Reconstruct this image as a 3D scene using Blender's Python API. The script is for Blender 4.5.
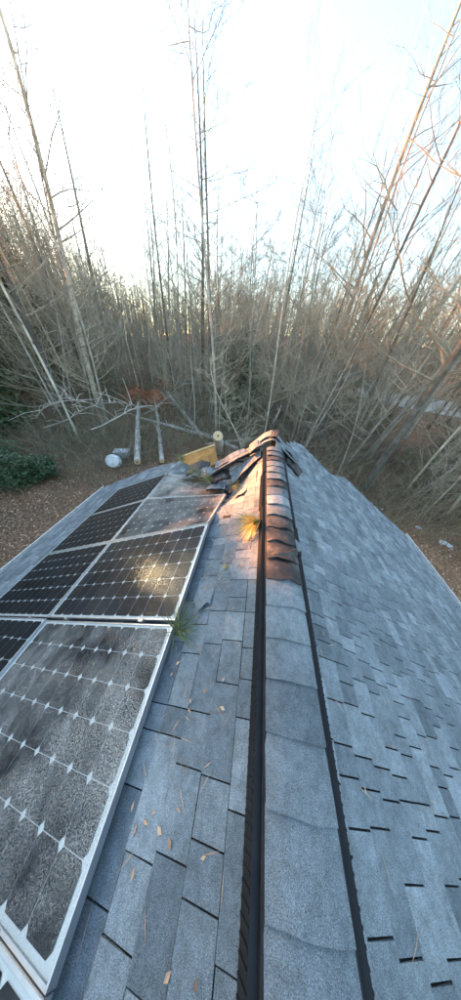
import bpy, math, random
from mathutils import Vector, Matrix, Quaternion, noise
from math import sin, cos, tan, pi, radians, sqrt, atan2, hypot

for o in list(bpy.data.objects): bpy.data.objects.remove(o, do_unlink=True)
S = bpy.context.scene
COL = S.collection
rnd = random.Random(11)

# ------------------------------------------------------------------ camera
PITCH, YAW, ROLL = radians(39.32), radians(4.82), radians(6.5)
CAM = Vector((-0.39, 0.0, 7.194))
FWD = Vector((-sin(YAW)*cos(PITCH), cos(YAW)*cos(PITCH), -sin(PITCH)))
R0 = Vector((cos(YAW), sin(YAW), 0)); U0 = R0.cross(FWD)
RGT = R0*cos(ROLL)+U0*sin(ROLL); UPV = U0*cos(ROLL)-R0*sin(ROLL)
cd = bpy.data.cameras.new('camera'); cam = bpy.data.objects.new('camera', cd); COL.objects.link(cam)
cd.sensor_fit = 'HORIZONTAL'; cd.sensor_width = 36; cd.lens = 183.4/461*36
cd.clip_start = .05; cd.clip_end = 3000
cam.matrix_world = Matrix(((RGT.x, UPV.x, -FWD.x, CAM.x), (RGT.y, UPV.y, -FWD.y, CAM.y), (RGT.z, UPV.z, -FWD.z, CAM.z), (0, 0, 0, 1)))
S.camera = cam
# ------------------------------------------------------------------ light
SUN_AZ, SUN_EL = radians(-71), radians(8.0)
w = bpy.data.worlds.new('World'); S.world = w; w.use_nodes = True
nt = w.node_tree; bg = nt.nodes['Background']
sky = nt.nodes.new('ShaderNodeTexSky'); sky.sky_type = 'NISHITA'; sky.sun_disc = False
sky.sun_elevation = SUN_EL; sky.sun_rotation = SUN_AZ; sky.dust_density = 1.2; sky.air_density = 1.0; sky.ozone_density = 1.0
nt.links.new(sky.outputs[0], bg.inputs[0]); bg.inputs[1].default_value = 0.15
sd = bpy.data.lights.new('sun', 'SUN'); sun = bpy.data.objects.new('sun', sd); COL.objects.link(sun)
sd.energy = 5.0; sd.angle = radians(.55); sd.color = (1.0, .37, .12)
sdir = Vector((sin(SUN_AZ)*cos(SUN_EL), cos(SUN_AZ)*cos(SUN_EL), sin(SUN_EL)))
sun.rotation_euler = sdir.to_track_quat('Z', 'Y').to_euler(); sun.location = sdir*60
S.view_settings.view_transform = 'Standard'; S.view_settings.look = 'None'
S.view_settings.exposure = 2.9; S.view_settings.gamma = 1.0; S.view_settings.use_curve_mapping = False
S.render.engine = 'CYCLES'
S.cycles.transparent_max_bounces = 16; S.cycles.max_bounces = 6

# ------------------------------------------------------------------ helpers
class MB:
    def __init__(s): s.v = []; s.f = []
    def quad(s, a, b, c, d):
        i = len(s.v); s.v += [tuple(a), tuple(b), tuple(c), tuple(d)]; s.f.append((i, i+1, i+2, i+3))
    def hexa(s, p):               # 8 points: bottom 4, top 4
        i = len(s.v); s.v += [tuple(q) for q in p]
        s.f += [tuple(i+k for k in q) for q in ((0,3,2,1),(4,5,6,7),(0,1,5,4),(1,2,6,5),(2,3,7,6),(3,0,4,7))]
    def box(s, x0, x1, y0, y1, z0, z1, M=None):
        p = [Vector(q) for q in ((x0,y0,z0),(x1,y0,z0),(x1,y1,z0),(x0,y1,z0),(x0,y0,z1),(x1,y0,z1),(x1,y1,z1),(x0,y1,z1))]
        s.hexa([M @ q for q in p] if M else p)
    def tube(s, pts, rad, n=6, cap=True):
        rows = []; prev = None
        for k, p in enumerate(pts):
            p = Vector(p)
            t = (Vector(pts[min(k+1, len(pts)-1)])-Vector(pts[max(k-1, 0)])).normalized()
            if prev is None:
                a = t.cross(Vector((0, 0, 1)) if abs(t.z) < .9 else Vector((1, 0, 0))).normalized()
            else:
                a = (prev-t*prev.dot(t)).normalized()
            prev = a; b = t.cross(a); r = rad[k]
            i = len(s.v); rows.append(i)
            for j in range(n):
                an = 2*pi*j/n; s.v.append(tuple(p+a*(cos(an)*r)+b*(sin(an)*r)))
        for k in range(len(rows)-1):
            for j in range(n):
                j2 = (j+1) % n
                s.f.append((rows[k]+j, rows[k]+j2, rows[k+1]+j2, rows[k+1]+j))
        if cap:
            s.f.append(tuple(rows[0]+j for j in reversed(range(n)))); s.f.append(tuple(rows[-1]+j for j in range(n)))
    def sheet(s, P, nu, nv, th):   # P(u,v) -> Vector ; closed thin slab
        i0 = len(s.v); g = [[P(u/nu, v/nv) for v in range(nv+1)] for u in range(nu+1)]
        top = []; bot = []
        for u in range(nu+1):
            for v in range(nv+1):
                a = g[min(u+1, nu)][v]-g[max(u-1, 0)][v]; b = g[u][min(v+1, nv)]-g[u][max(v-1, 0)]
                n = a.cross(b).normalized()
                if n.z < 0: n = -n
                top.append(g[u][v]); bot.append(g[u][v]-n*th)
        s.v += [tuple(q) for q in top+bot]; N = len(top)
        ix = lambda u, v, k: i0+k*N+u*(nv+1)+v
        for u in range(nu):
            for v in range(nv):
                s.f.append((ix(u,v,0), ix(u+1,v,0), ix(u+1,v+1,0), ix(u,v+1,0)))
                s.f.append((ix(u,v,1), ix(u,v+1,1), ix(u+1,v+1,1), ix(u+1,v,1)))
        for u in range(nu):
            s.f.append((ix(u,0,0), ix(u,0,1), ix(u+1,0,1), ix(u+1,0,0))); s.f.append((ix(u,nv,0), ix(u+1,nv,0), ix(u+1,nv,1), ix(u,nv,1)))
        for v in range(nv):
            s.f.append((ix(0,v,0), ix(0,v+1,0), ix(0,v+1,1), ix(0,v,1))); s.f.append((ix(nu,v,0), ix(nu,v,1), ix(nu,v+1,1), ix(nu,v+1,0)))
    def mesh(s, name, mat, smooth=False):
        m = bpy.data.meshes.new(name); m.from_pydata(s.v, [], s.f)
        if mat: m.materials.append(mat)
        if smooth:
            m.polygons.foreach_set('use_smooth', [True]*len(m.polygons)); m.update(); m.set_sharp_from_angle(angle=radians(42))
        m.update(); return m
    def build(s, name, mat, parent=None, smooth=False):
        return link(name, s.mesh(name, mat, smooth), parent)
def link(name, me, parent=None, M=None):
    o = bpy.data.objects.new(name, me); COL.objects.link(o)
    if parent: o.parent = parent
    if M is not None: o.matrix_local = M
    return o
def empty(name, loc=(0, 0, 0)):
    o = bpy.data.objects.new(name, None); COL.objects.link(o); o.location = loc; o.empty_display_size = .2; return o
def tag(o, label=None, cat=None, group=None, kind=None):
    if label: o['label'] = label
    if cat: o['category'] = cat
    if group: o['group'] = group
    if kind: o['kind'] = kind
    return o
def U(a, b): return rnd.uniform(a, b)
def sm(a, b, x):
    t = max(0, min(1, (x-a)/(b-a))); return t*t*(3-2*t)

# ------------------------------------------------------------------ materials
def nodes(name):
    m = bpy.data.materials.new(name); m.use_nodes = True
    t = m.node_tree; return m, t, t.nodes['Principled BSDF']
def N(t, kind, **kw):
    n = t.nodes.new('ShaderNode'+kind)
    for k, v in kw.items():
        if k in n.inputs: n.inputs[k].default_value = v
        else: setattr(n, k, v)
    return n
def ramp(t, fac, stops):
    r = t.nodes.new('ShaderNodeValToRGB'); e = r.color_ramp.elements
    while len(e) < len(stops): e.new(.5)
    for q, (p, c) in zip(e, stops): q.position = p; q.color = (*c, 1)
    t.links.new(fac, r.inputs[0]); return r.outputs[0]
def mixc(t, fac, a, b, mode='MIX'):
    m = t.nodes.new('ShaderNodeMix'); m.data_type = 'RGBA'; m.blend_type = mode
    for sock, val in ((m.inputs[0], fac), (m.inputs[6], a), (m.inputs[7], b)):
        if hasattr(val, 'node'): t.links.new(val, sock)
        elif isinstance(val, (int, float)): sock.default_value = val
        else: sock.default_value = (*val, 1)
    return m.outputs[2]
def bump(t, b, h, s, d=.01):
    n = N(t, 'Bump'); n.inputs['Strength'].default_value = s; n.inputs['Distance'].default_value = d
    t.links.new(h, n.inputs['Height']); t.links.new(n.outputs[0], b.inputs['Normal'])
def tex(t, scale, detail=4, rough=.6, coord='Object', kind='Noise', **kw):
    c = N(t, 'TexCoord') if coord != 'World' else N(t, 'NewGeometry')
    n = N(t, 'Tex'+kind); n.inputs['Scale'].default_value = scale
    if kind == 'Noise': n.inputs['Detail'].default_value = detail; n.inputs['Roughness'].default_value = rough
    for k, v in kw.items(): setattr(n, k, v)
    t.links.new(c.outputs['Position' if coord == 'World' else coord], n.inputs['Vector']); return n.outputs[0], n
def island_rand(t):
    g = N(t, 'NewGeometry'); o = N(t, 'ObjectInfo'); a = N(t, 'Math', operation='ADD'); f = N(t, 'Math', operation='FRACT')
    t.links.new(g.outputs['Random Per Island'], a.inputs[0]); t.links.new(o.outputs['Random'], a.inputs[1]); t.links.new(a.outputs[0], f.inputs[0])
    return f.outputs[0]
def simple(name, col, rough=.8, var=.25, scale=6, bscale=None, bs=.3, metal=0, spec=.3):
    m, t, b = nodes(name)
    f, _ = tex(t, scale, 5, .65)
    lo = tuple(c*(1-var) for c in col); hi = tuple(min(1, c*(1+var)) for c in col)
    t.links.new(ramp(t, f, [(.3, lo), (.7, hi)]), b.inputs['Base Color'])
    b.inputs['Roughness'].default_value = rough; b.inputs['Metallic'].default_value = metal; b.inputs['Specular IOR Level'].default_value = spec
    if bscale: f2, _ = tex(t, bscale, 4, .7); bump(t, b, f2, bs)
    return m

def mat_shingle(name, dark=1.0):
    m, t, b = nodes(name)
    r = island_rand(t)
    base = ramp(t, r, [(0, (.152*dark, .178*dark, .198*dark)), (.3, (.188*dark, .219*dark, .24*dark)), (.75, (.232*dark, .267*dark, .288*dark)), (1, (.305*dark, .345*dark, .366*dark))])
    g, _ = tex(t, 420, 3, .7, 'World'); gr = ramp(t, g, [(.32, (.35, .35, .36)), (.5, (1, 1, 1)), (.68, (1.9, 1.88, 1.82))])
    c = mixc(t, 1.0, base, gr, 'MULTIPLY')
    g2, _ = tex(t, 3.1, 5, .65, 'World'); c = mixc(t, .8, c, ramp(t, g2, [(.32, (.62, .63, .63)), (.62, (1.15, 1.15, 1.16))]), 'MULTIPLY')
    g3, _ = tex(t, 26, 5, .7, 'World'); c = mixc(t, .6, c, ramp(t, g3, [(.35, (.6, .6, .58)), (.6, (1.12, 1.12, 1.12))]), 'MULTIPLY')
    t.links.new(c, b.inputs['Base Color']); b.inputs['Roughness'].default_value = .93; b.inputs['Specular IOR Level'].default_value = .25
    bump(t, b, g, .6, .004); return m
M_SH = mat_shingle('asphalt_shingle', .84)
M_CAP = mat_shingle('ridge_cap_shingle', .72)
def mat_worncap():
    m, t, b = nodes('worn_cap_asphalt')
    f, _ = tex(t, 7, 6, .7, 'World'); c = ramp(t, f, [(.36, (.012, .011, .011)), (.52, (.035, .03, .028)), (.68, (.11, .095, .085))])
    g, _ = tex(t, 300, 3, .7, 'World'); c = mixc(t, .8, c, ramp(t, g, [(.35, (.5, .5, .5)), (.65, (1.5, 1.5, 1.5))]), 'MULTIPLY')
    t.links.new(c, b.inputs['Base Color']); b.inputs['Roughness'].default_value = .62
    bump(t, b, f, .5, .02); return m
M_WORN = mat_worncap()
M_BLACK = simple('black_vent_plastic', (.012, .012, .013), .55, .3, 20)
M_FELT = simple('roof_underlay', (.018, .018, .019), .85, .3, 5, 30)
M_DRIP = simple('painted_drip_edge', (.55, .56, .55), .5, .25, 9, metal=.2)
M_SIDING = simple('pale_siding', (.55, .54, .5), .7, .08, 3)
def mat_ply():
    m, t, b = nodes('raw_plywood')
    f, n = tex(t, 5, 5, .6); n.inputs['Distortion'].default_value = 1.5
    t.links.new(ramp(t, f, [(.3, (.30, .135, .035)), (.55, (.47, .235, .065)), (.75, (.58, .32, .10))]), b.inputs['Base Color'])
    b.inputs['Roughness'].default_value = .75; f2, _ = tex(t, 60, 3); bump(t, b, f2, .3); return m
M_PLY = mat_ply()
def mat_log():
    m, t, b = nodes('pale_log_bark')
    f, _ = tex(t, 7, 6, .7); c = ramp(t, f, [(.3, (.36, .32, .275)), (.48, (.62, .575, .515)), (.68, (.74, .71, .66))])
    t.links.new(c, b.inputs['Base Color']); b.inputs['Roughness'].default_value = .9; f2, _ = tex(t, 25, 5); bump(t, b, f2, .6, .03); return m
M_LOG = mat_log()
def mat_cut():
    m, t, b = nodes('sawn_log_end')
    wv = N(t, 'TexWave', wave_type='RINGS', rings_direction='SPHERICAL'); wv.inputs['Scale'].default_value = 6; wv.inputs['Distortion'].default_value = 1.2
    tc = N(t, 'TexCoord'); t.links.new(tc.outputs['Object'], wv.inputs['Vector'])
    t.links.new(ramp(t, wv.outputs[0], [(.2, (.5, .33, .16)), (.8, (.72, .56, .34))]), b.inputs['Base Color']); b.inputs['Roughness'].default_value = .8; return m
M_CUT = mat_cut(); M_HEART = simple('log_heartwood', (.16, .06, .025), .85, .3, 20)
M_CLAY = simple('root_plate_clay', (.26, .105, .055), .95, .55, 3, 9, .9)
def mat_bark(name, a, b_, c_):
    m, t, b = nodes(name)
    f, n = tex(t, 2.2, 6, .7); r = N(t, 'ObjectInfo')
    c = ramp(t, f, [(.3, a), (.52, b_), (.72, c_)])
    c = mixc(t, 1.0, c, ramp(t, r.outputs['Random'], [(0, (.62, .60, .55)), (.5, (1, 1, 1)), (1, (1.45, 1.4, 1.3))]), 'MULTIPLY')
    t.links.new(c, b.inputs['Base Color']); b.inputs['Roughness'].default_value = .92; b.inputs['Specular IOR Level'].default_value = .2
    f2, _ = tex(t, 14, 4); bump(t, b, f2, .5, .03); return m
M_BARK = mat_bark('grey_tree_bark', (.19, .18, .15), (.36, .345, .30), (.52, .50, .45))
M_DBARK = mat_bark('dark_ridged_bark', (.06, .056, .048), (.12, .113, .10), (.2, .19, .17))
M_TWIG = mat_bark('bare_twigs', (.20, .185, .145), (.315, .29, .235), (.44, .41, .34))
M_BRUSH = mat_bark('dry_brush', (.16, .145, .098), (.275, .25, .178), (.44, .405, .31))
M_RBRUSH = mat_bark('reddish_brush', (.20, .145, .115), (.31, .245, .205), (.42, .355, .31))
M_PALE = mat_bark('pale_dead_wood', (.33, .31, .28), (.5, .475, .43), (.64, .61, .56))
def mat_leaf(name, a, b_):
    m, t, b = nodes(name)
    r = island_rand(t); t.links.new(ramp(t, r, [(0, a), (1, b_)]), b.inputs['Base Color'])
    b.inputs['Roughness'].default_value = .55
    if 'Transmission Weight' in b.inputs: pass
    return m
M_EVER = mat_leaf('dark_evergreen_leaf', (.028, .06, .028), (.11, .17, .08))
M_OLIVE = mat_leaf('olive_leaf', (.07, .085, .03), (.17, .185, .08))
M_NEED = mat_leaf('green_pine_needle', (.06, .09, .032), (.19, .22, .09))
M_DRYN = mat_leaf('yellowing_pine_needle', (.26, .20, .04), (.52, .40, .11))
M_LITTER = mat_leaf('fallen_leaf', (.15, .082, .048), (.56, .36, .23))
def mat_ground():
    m, t, b = nodes('leaf_litter_ground')
    v, n = tex(t, 24, kind='Voronoi', coord='World'); c1 = ramp(t, n.outputs['Color'], [(.1, (.15, .092, .058)), (.5, (.32, .205, .132)), (.9, (.48, .33, .225))])
    f, _ = tex(t, .35, 6, .65, 'World'); c = mixc(t, .9, c1, ramp(t, f, [(.3, (.5, .52, .5)), (.65, (1.15, 1.05, .95))]), 'MULTIPLY')
    f3, _ = tex(t, 40, 4, .7, 'World'); c = mixc(t, .8, c, ramp(t, f3, [(.3, (.5, .5, .5)), (.7, (1.4, 1.4, 1.4))]), 'MULTIPLY')
    t.links.new(c, b.inputs['Base Color']); b.inputs['Roughness'].default_value = .95; b.inputs['Specular IOR Level'].default_value = .1
    bump(t, b, f3, .8, .08); return m
M_GROUND = mat_ground()
M_GRAVEL = simple('pale_gravel', (.52, .51, .48), .95, .15, 3, 30)
M_FRAME = simple('anodised_panel_frame', (.42, .44, .46), .38, .12, 12, metal=.75, spec=.5)
M_BACK = simple('white_backsheet', (.62, .64, .65), .6, .06, 5)
def mat_cell():
    m, t, b = nodes('silicon_cell')
    o = N(t, 'ObjectInfo')
    c = ramp(t, o.outputs['Random'], [(0, (.005, .006, .010)), (1, (.011, .013, .021))])
    t.links.new(c, b.inputs['Base Color']); b.inputs['Roughness'].default_value = .4; b.inputs['Specular IOR Level'].default_value = .08; return m
M_CELL = mat_cell()
def mat_glass(name, frost, craze, seed):
    m = bpy.data.materials.new(name); m.use_nodes = True; t = m.node_tree; t.nodes.clear()
    out = N(t, 'OutputMaterial'); tr = N(t, 'BsdfTransparent'); gl = N(t, 'BsdfGlossy'); gl.inputs['Roughness'].default_value = .14
    tr.inputs[0].default_value = (.93, .95, .95, 1)
    lw = N(t, 'LayerWeight'); lw.inputs[0].default_value = .5
    pw = N(t, 'Math', operation='POWER'); t.links.new(lw.outputs['Facing'], pw.inputs[0]); pw.inputs[1].default_value = 5
    fr = N(t, 'Math', operation='MULTIPLY_ADD'); t.links.new(pw.outputs[0], fr.inputs[0]); fr.inputs[1].default_value = .4; fr.inputs[2].default_value = .009
    mx = N(t, 'MixShader'); t.links.new(fr.outputs[0], mx.inputs[0]); t.links.new(tr.outputs[0], mx.inputs[1]); t.links.new(gl.outputs[0], mx.inputs[2])
    df = N(t, 'BsdfDiffuse'); df.inputs[0].default_value = (.62, .62, .59, 1)
    tc = N(t, 'TexCoord'); mp = N(t, 'Mapping'); mp.inputs['Location'].default_value = (seed*3.7, seed*1.9, 0)
    t.links.new(tc.outputs['Object'], mp.inputs[0])
    n1 = N(t, 'TexNoise'); n1.inputs['Scale'].default_value = 2.6; n1.inputs['Detail'].default_value = 6; n1.inputs['Roughness'].default_value = .62; n1.inputs['Distortion'].default_value = .25
    t.links.new(mp.outputs[0], n1.inputs['Vector'])
    mask = ramp(t, n1.outputs[0], [(.36, (0, 0, 0)), (.56, (.45, .45, .45)), (.74, (1, 1, 1))])
    fine = N(t, 'TexNoise'); fine.inputs['Scale'].default_value = 170; fine.inputs['Detail'].default_value = 3; fine.inputs['Roughness'].default_value = .8
    t.links.new(mp.outputs[0], fine.inputs['Vector'])
    spk = ramp(t, fine.outputs[0], [(.44, (0, 0, 0)), (.62, (1, 1, 1))])
    vo = N(t, 'TexVoronoi', feature='DISTANCE_TO_EDGE'); vo.inputs['Scale'].default_value = 75; t.links.new(mp.outputs[0], vo.inputs['Vector'])
    cr = ramp(t, vo.outputs[0], [(.02, (1, 1, 1)), (.12, (0, 0, 0))])
    a = N(t, 'Math', operation='MULTIPLY'); t.links.new(mask, a.inputs[0]); t.links.new(spk, a.inputs[1])
    a2 = N(t, 'Math', operation='MULTIPLY'); t.links.new(a.outputs[0], a2.inputs[0]); a2.inputs[1].default_value = frost
    b1 = N(t, 'Math', operation='MULTIPLY'); t.links.new(mask, b1.inputs[0]); t.links.new(cr, b1.inputs[1])
    b2 = N(t, 'Math', operation='MULTIPLY'); t.links.new(b1.outputs[0], b2.inputs[0]); b2.inputs[1].default_value = craze
    s = N(t, 'Math', operation='ADD', use_clamp=True); t.links.new(a2.outputs[0], s.inputs[0]); t.links.new(b2.outputs[0], s.inputs[1])
    s2 = N(t, 'Math', operation='ADD', use_clamp=True); t.links.new(s.outputs[0], s2.inputs[0]); s2.inputs[1].default_value = .006
    m2 = N(t, 'MixShader'); t.links.new(s2.outputs[0], m2.inputs[0]); t.links.new(mx.outputs[0], m2.inputs[1]); t.links.new(df.outputs[0], m2.inputs[2])
    t.links.new(m2.outputs[0], out.inputs[0]); return m
M_WHITE = simple('weathered_white', (.62, .63, .63), .55, .15, 5)
M_GREY = simple('weathered_grey_plastic', (.62, .64, .64), .6, .15, 4)

# ------------------------------------------------------------------ ground
def gz(x, y):
    d = hypot(x, y); z = 0
    if d > 34: z += (7.0+8.0*sm(-35, -5, math.degrees(atan2(x, y))))*sm(34, 135, d)
    z += 15*sm(46, 76, -x)*sm(30, 39, y)*(1-sm(80, 100, y))  # added rise at left, keeps the low sun off the woods
    if d > 14: z += .35*noise.noise(Vector((x*.09, y*.09, 3)))*sm(14, 22, d)
    return z
mb = MB()
xs = [-1500, -800, -400]+[-250+i*5 for i in range(101)]+[400, 800, 1500]
ys = [-1500, -800, -400]+[-250+i*5 for i in range(101)]+[400, 800, 1500]
for y in ys:
    for x in xs: mb.v.append((x, y, gz(x, y)))
n = len(xs)
for j in range(len(ys)-1):
    for i in range(n-1): mb.f.append((j*n+i, j*n+i+1, (j+1)*n+i+1, (j+1)*n+i))
g = mb.build('ground', M_GROUND, smooth=True); tag(g, kind='structure')

mb = MB()
for k in range(30):
    t_ = k/29; t2 = (k+1)/29
    def cpt(t, s): x = 22+t*34; y = 52-t*26+3*sin(t*3); return Vector((x, y+s*5, gz(x, y+s*5)+.1))
    if k < 29: mb.quad(cpt(t_, -1), cpt(t2, -1), cpt(t2, 1), cpt(t_, 1))
tag(mb.build('gravel_path', M_GRAVEL), kind='structure')

# fallen leaves on the yard
mb = MB()
for k in range(42000):
    if k % 3: x = U(-20, -4.6); y = U(-3, 15)
    else: x = U(4.6, 17); y = U(-3, 16)
    a = U(0, 2*pi); r = U(.025, .07); z = gz(x, y)+U(.01, .05); ti = U(-.5, .5)
    c = Vector((x, y, z)); d = Vector((cos(a), sin(a), ti))*r; e = Vector((-sin(a), cos(a), U(-.5, .5)))*r*.6
    mb.quad(c-d, c+e, c+d, c-e)
tag(mb.build('leaf_litter', M_LITTER), 'brown fallen leaves covering the yard around the house', 'leaves', kind='stuff')

# ------------------------------------------------------------------ house
RZ = 5.9; TL, TR = radians(27.7), radians(29.5)
LE, RE = 5.48, 5.45            # slope lengths
Y0 = -4.2
def dip(s, y):
    return -.52*sm(1.55, 2.9, y)*sm(.12, .75, s)*(1-sm(1.2, 2.5, s))
def surf(side, s, y, n=0.0):
    if side < 0:
        return Vector((-s*cos(TL)-n*sin(TL), y, RZ-s*sin(TL)+n*cos(TL)+dip(s, y)))
    return Vector((s*cos(TR)+n*sin(TR), y, RZ-s*sin(TR)+n*cos(TR)))
def edge(side, s):
    P = [(0, 3.15), (.5, 3.5), (1.0, 3.95), (1.7, 4.0), (2.3, 4.2), (3.0, 4.4), (3.84, 4.6), (4.5, 4.45), (5.6, 4.32)] if side < 0 else \
        [(0, 3.35), (.25, 3.75), (.5, 4.2), (.72, 4.65), (1.07, 5.0), (1.5, 4.75), (2.02, 4.5), (2.1, 4.55), (2.85, 5.25), (3.14, 5.4), (3.6, 5.2), (4.2, 4.97), (5.6, 4.66)]
    for (a, ya), (b, yb) in zip(P, P[1:]):
        if s <= b: return ya+(yb-ya)*(s-a)/(b-a)
    return P[-1][1]
def proj_area(pts):
    q = []
    for p in pts:
        d = p-CAM; z = d.dot(FWD)
        if z < .15: return 0
        q.append((230.5+183.4*d.dot(RGT)/z, 500-183.4*d.dot(UPV)/z))
    cx = sum(a for a, b in q)/4; cy = sum(b for a, b in q)/4
    if not (-5 < cx < 466 and 322 < cy < 678): return 0
    return abs(sum(q[i][0]*q[(i+1) % 4][1]-q[(i+1) % 4][0]*q[i][1] for i in range(4)))/2
house = empty('house', (0, 0, 0))
tag(house, 'grey shingled house roof seen along its storm-damaged ridge', 'house')
slopes = {}
for side, LEN in ((-1, LE), (1, RE)):
    mb = MB(); nu, nv = 24, 40
    mb.sheet(lambda u, v: surf(side, u*LEN, Y0+(edge(side, u*LEN)-.06-Y0)*v, -.004), nu, nv, .03)
    slopes[side] = mb.build('roof_slope', M_FELT, house)
EXP = .143
tabs = []
for side, LEN in ((-1, LE), (1, RE)):
    k = 0; s = .13
    while s < LEN+.005:
        y = Y0+U(0, .2)-.2; s1 = min(s+EXP, LEN+.015); e = edge(side, (s+s1)/2)+U(-.02, .015)
        while y < e:
            wd = rnd.choice((.10, .14, .17, .20, .24, .30)) if side < 0 else rnd.choice((.07, .09, .12, .15, .18, .22)); y1 = min(y+wd, e)
            if y1-y > .02: tabs.append((side, s, s1, y, y1, rnd.choice((0, 0, .006, .008))+U(0, .0015)))
            y += wd
        s += EXP; k += 1
def tab_pts(tb):
    side, s, s1, y, y1, n = tb; g = .0024 if tb[0] < 0 else .0032; s1 -= .008; s += .02
    lo = [surf(side, s-.02, y+g, .000), surf(side, s1, y+g, .001), surf(side, s1, y1-g, .001), surf(side, s-.02, y1-g, .000)]
    hi = [surf(side, s-.02, y+g, .0035), surf(side, s1, y+g, .0105+n), surf(side, s1, y1-g, .0105+n), surf(side, s-.02, y1-g, .0035)]
    return lo, hi
def under_panel(tb): return tb[0] < 0 and .85 < (tb[1]+tb[2])/2 < 4.05 and tb[4] < 3.3
areas = []
for i, tb in enumerate(tabs):
    lo, hi = tab_pts(tb)
    areas.append((0 if under_panel(tb) else proj_area(hi), i))
areas.sort(reverse=True)
single = set(i for a, i in areas[:300] if a > 0)
stuffs = {-1: MB(), 1: MB()}; cache = {}
for i, tb in enumerate(tabs):
    lo, hi = tab_pts(tb); side = tb[0]
    if i not in single: stuffs[side].hexa(lo+hi); continue
    c = sum(hi, Vector())/4
    ax = (hi[1]-hi[0]).normalized(); ay = Vector((0, 1, 0)); az = ax.cross(ay).normalized()
    if az.z < 0: az = -az
    ay = az.cross(ax)
    key = (side, round(tb[4]-tb[3], 3), round(tb[5], 3), tb[2]-tb[1] < EXP-.001, dip(tb[1], tb[3]) < -.001 and i)
    M = Matrix(((ax.x, ay.x, az.x, c.x), (ax.y, ay.y, az.y, c.y), (ax.z, ay.z, az.z, c.z), (0, 0, 0, 1)))
    if key not in cache:
        m2 = MB(); Mi = M.inverted(); m2.hexa([Mi @ p for p in lo+hi]); cache[key] = m2.mesh('shingle', M_SH)
    link('shingle', cache[key], slopes[side], M)
for side in (-1, 1):
    tag(stuffs[side].build('shingle_field', M_SH, slopes[side]), kind='stuff')

# eaves trim
for side, LEN in ((-1, LE), (1, RE)):
    mb = MB(); yE = edge(side, LEN)-.02
    a = surf(side, LEN+.02, 0, .004); a2 = surf(side, LEN-.02, 0, .004)
    mb.box(min(a.x, a.x+side*.012), max(a.x, a.x+side*.012), Y0, yE, a.z-.09, a.z+.002)
    mb.build('drip_edge', M_DRIP, house)
    mb = MB(); x0 = a.x+side*.015
    for (xa, xb, za, zb) in ((0, .006, -.11, -.01), (.006, .11, -.11, -.104), (.104, .11, -.104, -.012), (.095, .118, -.012, -.004)):
        mb.box(min(x0+side*xa, x0+side*xb), max(x0+side*xa, x0+side*xb), Y0, yE, a.z+za, a.z+zb)
    mb.build('gutter', M_DRIP, house)
xl, xr_ = -4.45, 4.35
for (x0, x1) in ((xl, xl+.15), (xr_-.15, xr_)):
    mb = MB(); zt = RZ-abs(x0 if x0 < 0 else x1)*tan(TL if x0 < 0 else TR)-.1
    nb = 16
    for k in range(nb): mb.box(x0, x1, Y0+.3, 4.0, zt*k/nb, zt*(k+1)/nb-.006)
    mb.build('wall', M_SIDING, house)
for yy in (Y0+.3, 3.3):
    mb = MB(); i = 0
    zl = RZ+xl*tan(TL)-.12; zr = RZ-xr_*tan(TR)-.12
    zt = RZ-.62
    if yy > 0: pts = [(xl+.16, 0), (xr_-.16, 0), (xr_-.16, zr), (.35, zt-.1), (-.3, zt-.1), (-2.4, zt-1.1), (xl+.16, zl)]
    else: pts = [(xl+.16, 0), (xr_-.16, 0), (xr_-.16, zr), (0, RZ-.12), (xl+.16, zl)]
    n_ = len(pts)
    mb.v = [(x, yy, z) for x, z in pts]+[(x, yy+.12, z) for x, z in pts]
    mb.f = [tuple(range(n_)), tuple(reversed(range(n_, 2*n_)))]+[(q, q+n_, (q+1) % n_+n_, (q+1) % n_) for q in range(n_)]
    mb.build('gable_wall', M_SIDING, house)

# ridge vent: core, black side baffles, cap shingles
VENT_END = 3.12
mb = MB()
prof = [(-.135, -.075), (-.135, .028), (-.05, .048), (.05, .048), (.135, .028), (.135, -.075)]
i0 = 0
ny = 16
for k in range(ny+1):
    y = Y0+(VENT_END-.02-Y0)*k/ny
    for x, z in prof: mb.v.append((x, y, RZ+z))
for k in range(ny):
    for j in range(5): mb.f.append((k*6+j, k*6+j+1, (k+1)*6+j+1, (k+1)*6+j))
mb.f.append(tuple(range(6))); mb.f.append(tuple(reversed(range(ny*6, ny*6+6))))
vent = mb.build('ridge_vent', M_FELT, house)
for side in (-1, 1):
    segs = [(Y0, 1.55), (1.56, 2.3), (2.31, VENT_END)] if side < 0 else [(Y0, .98), (1.0, 1.32), (1.33, VENT_END-.05)]
    for q, (a, b) in enumerate(segs):
        mb = MB(); off = [0, .012, -.004][q]*side; zt = [0, -.012, .004][q]
        M = Matrix.Translation((side*.148+off, 0, RZ-.02+zt)) @ Matrix.Rotation(-side*.18, 4, 'Y')
        mb.box(-.025, .025, a, b, -.05, .032, M)
        y = a+.03
        while y < b-.02:                # louvre ribs
            mb.box(side*.0255-.003, side*.0255+.003, y, y+.006, -.045, .028, M); y += .024
        mb.build('vent_baffle', M_BLACK, vent)
def cap(y0, y1, mat, lift=0, wob=0, rag=0, wl=.128, wr=.128, seed=0):
    nu, nv = 12, 7
    def P(u, v):
        x = -wl+(wl+wr)*u; r = abs(x)/.128
        z = .057-.030*r**2.6
        yy = y0+(y1-y0)*v
        if rag and v == 0: yy += rag*noise.noise(Vector((x*10, seed, 0)))
        zz = RZ+z+.013*(1-v)+lift*(1-v)**2*(.6+.4*cos(x*9+seed))
        zz += wob*noise.noise(Vector((x*9+seed, yy*9, seed)))
        return Vector((x+.004*noise.noise(Vector((seed, yy*3, 1))), yy, zz))
    mb = MB(); mb.sheet(P, nu, nv, .009)
    return mb.build('cap_shingle', mat, vent, True)
y = Y0; k = 0; capE = .168; WK = (36, 40)
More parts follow.
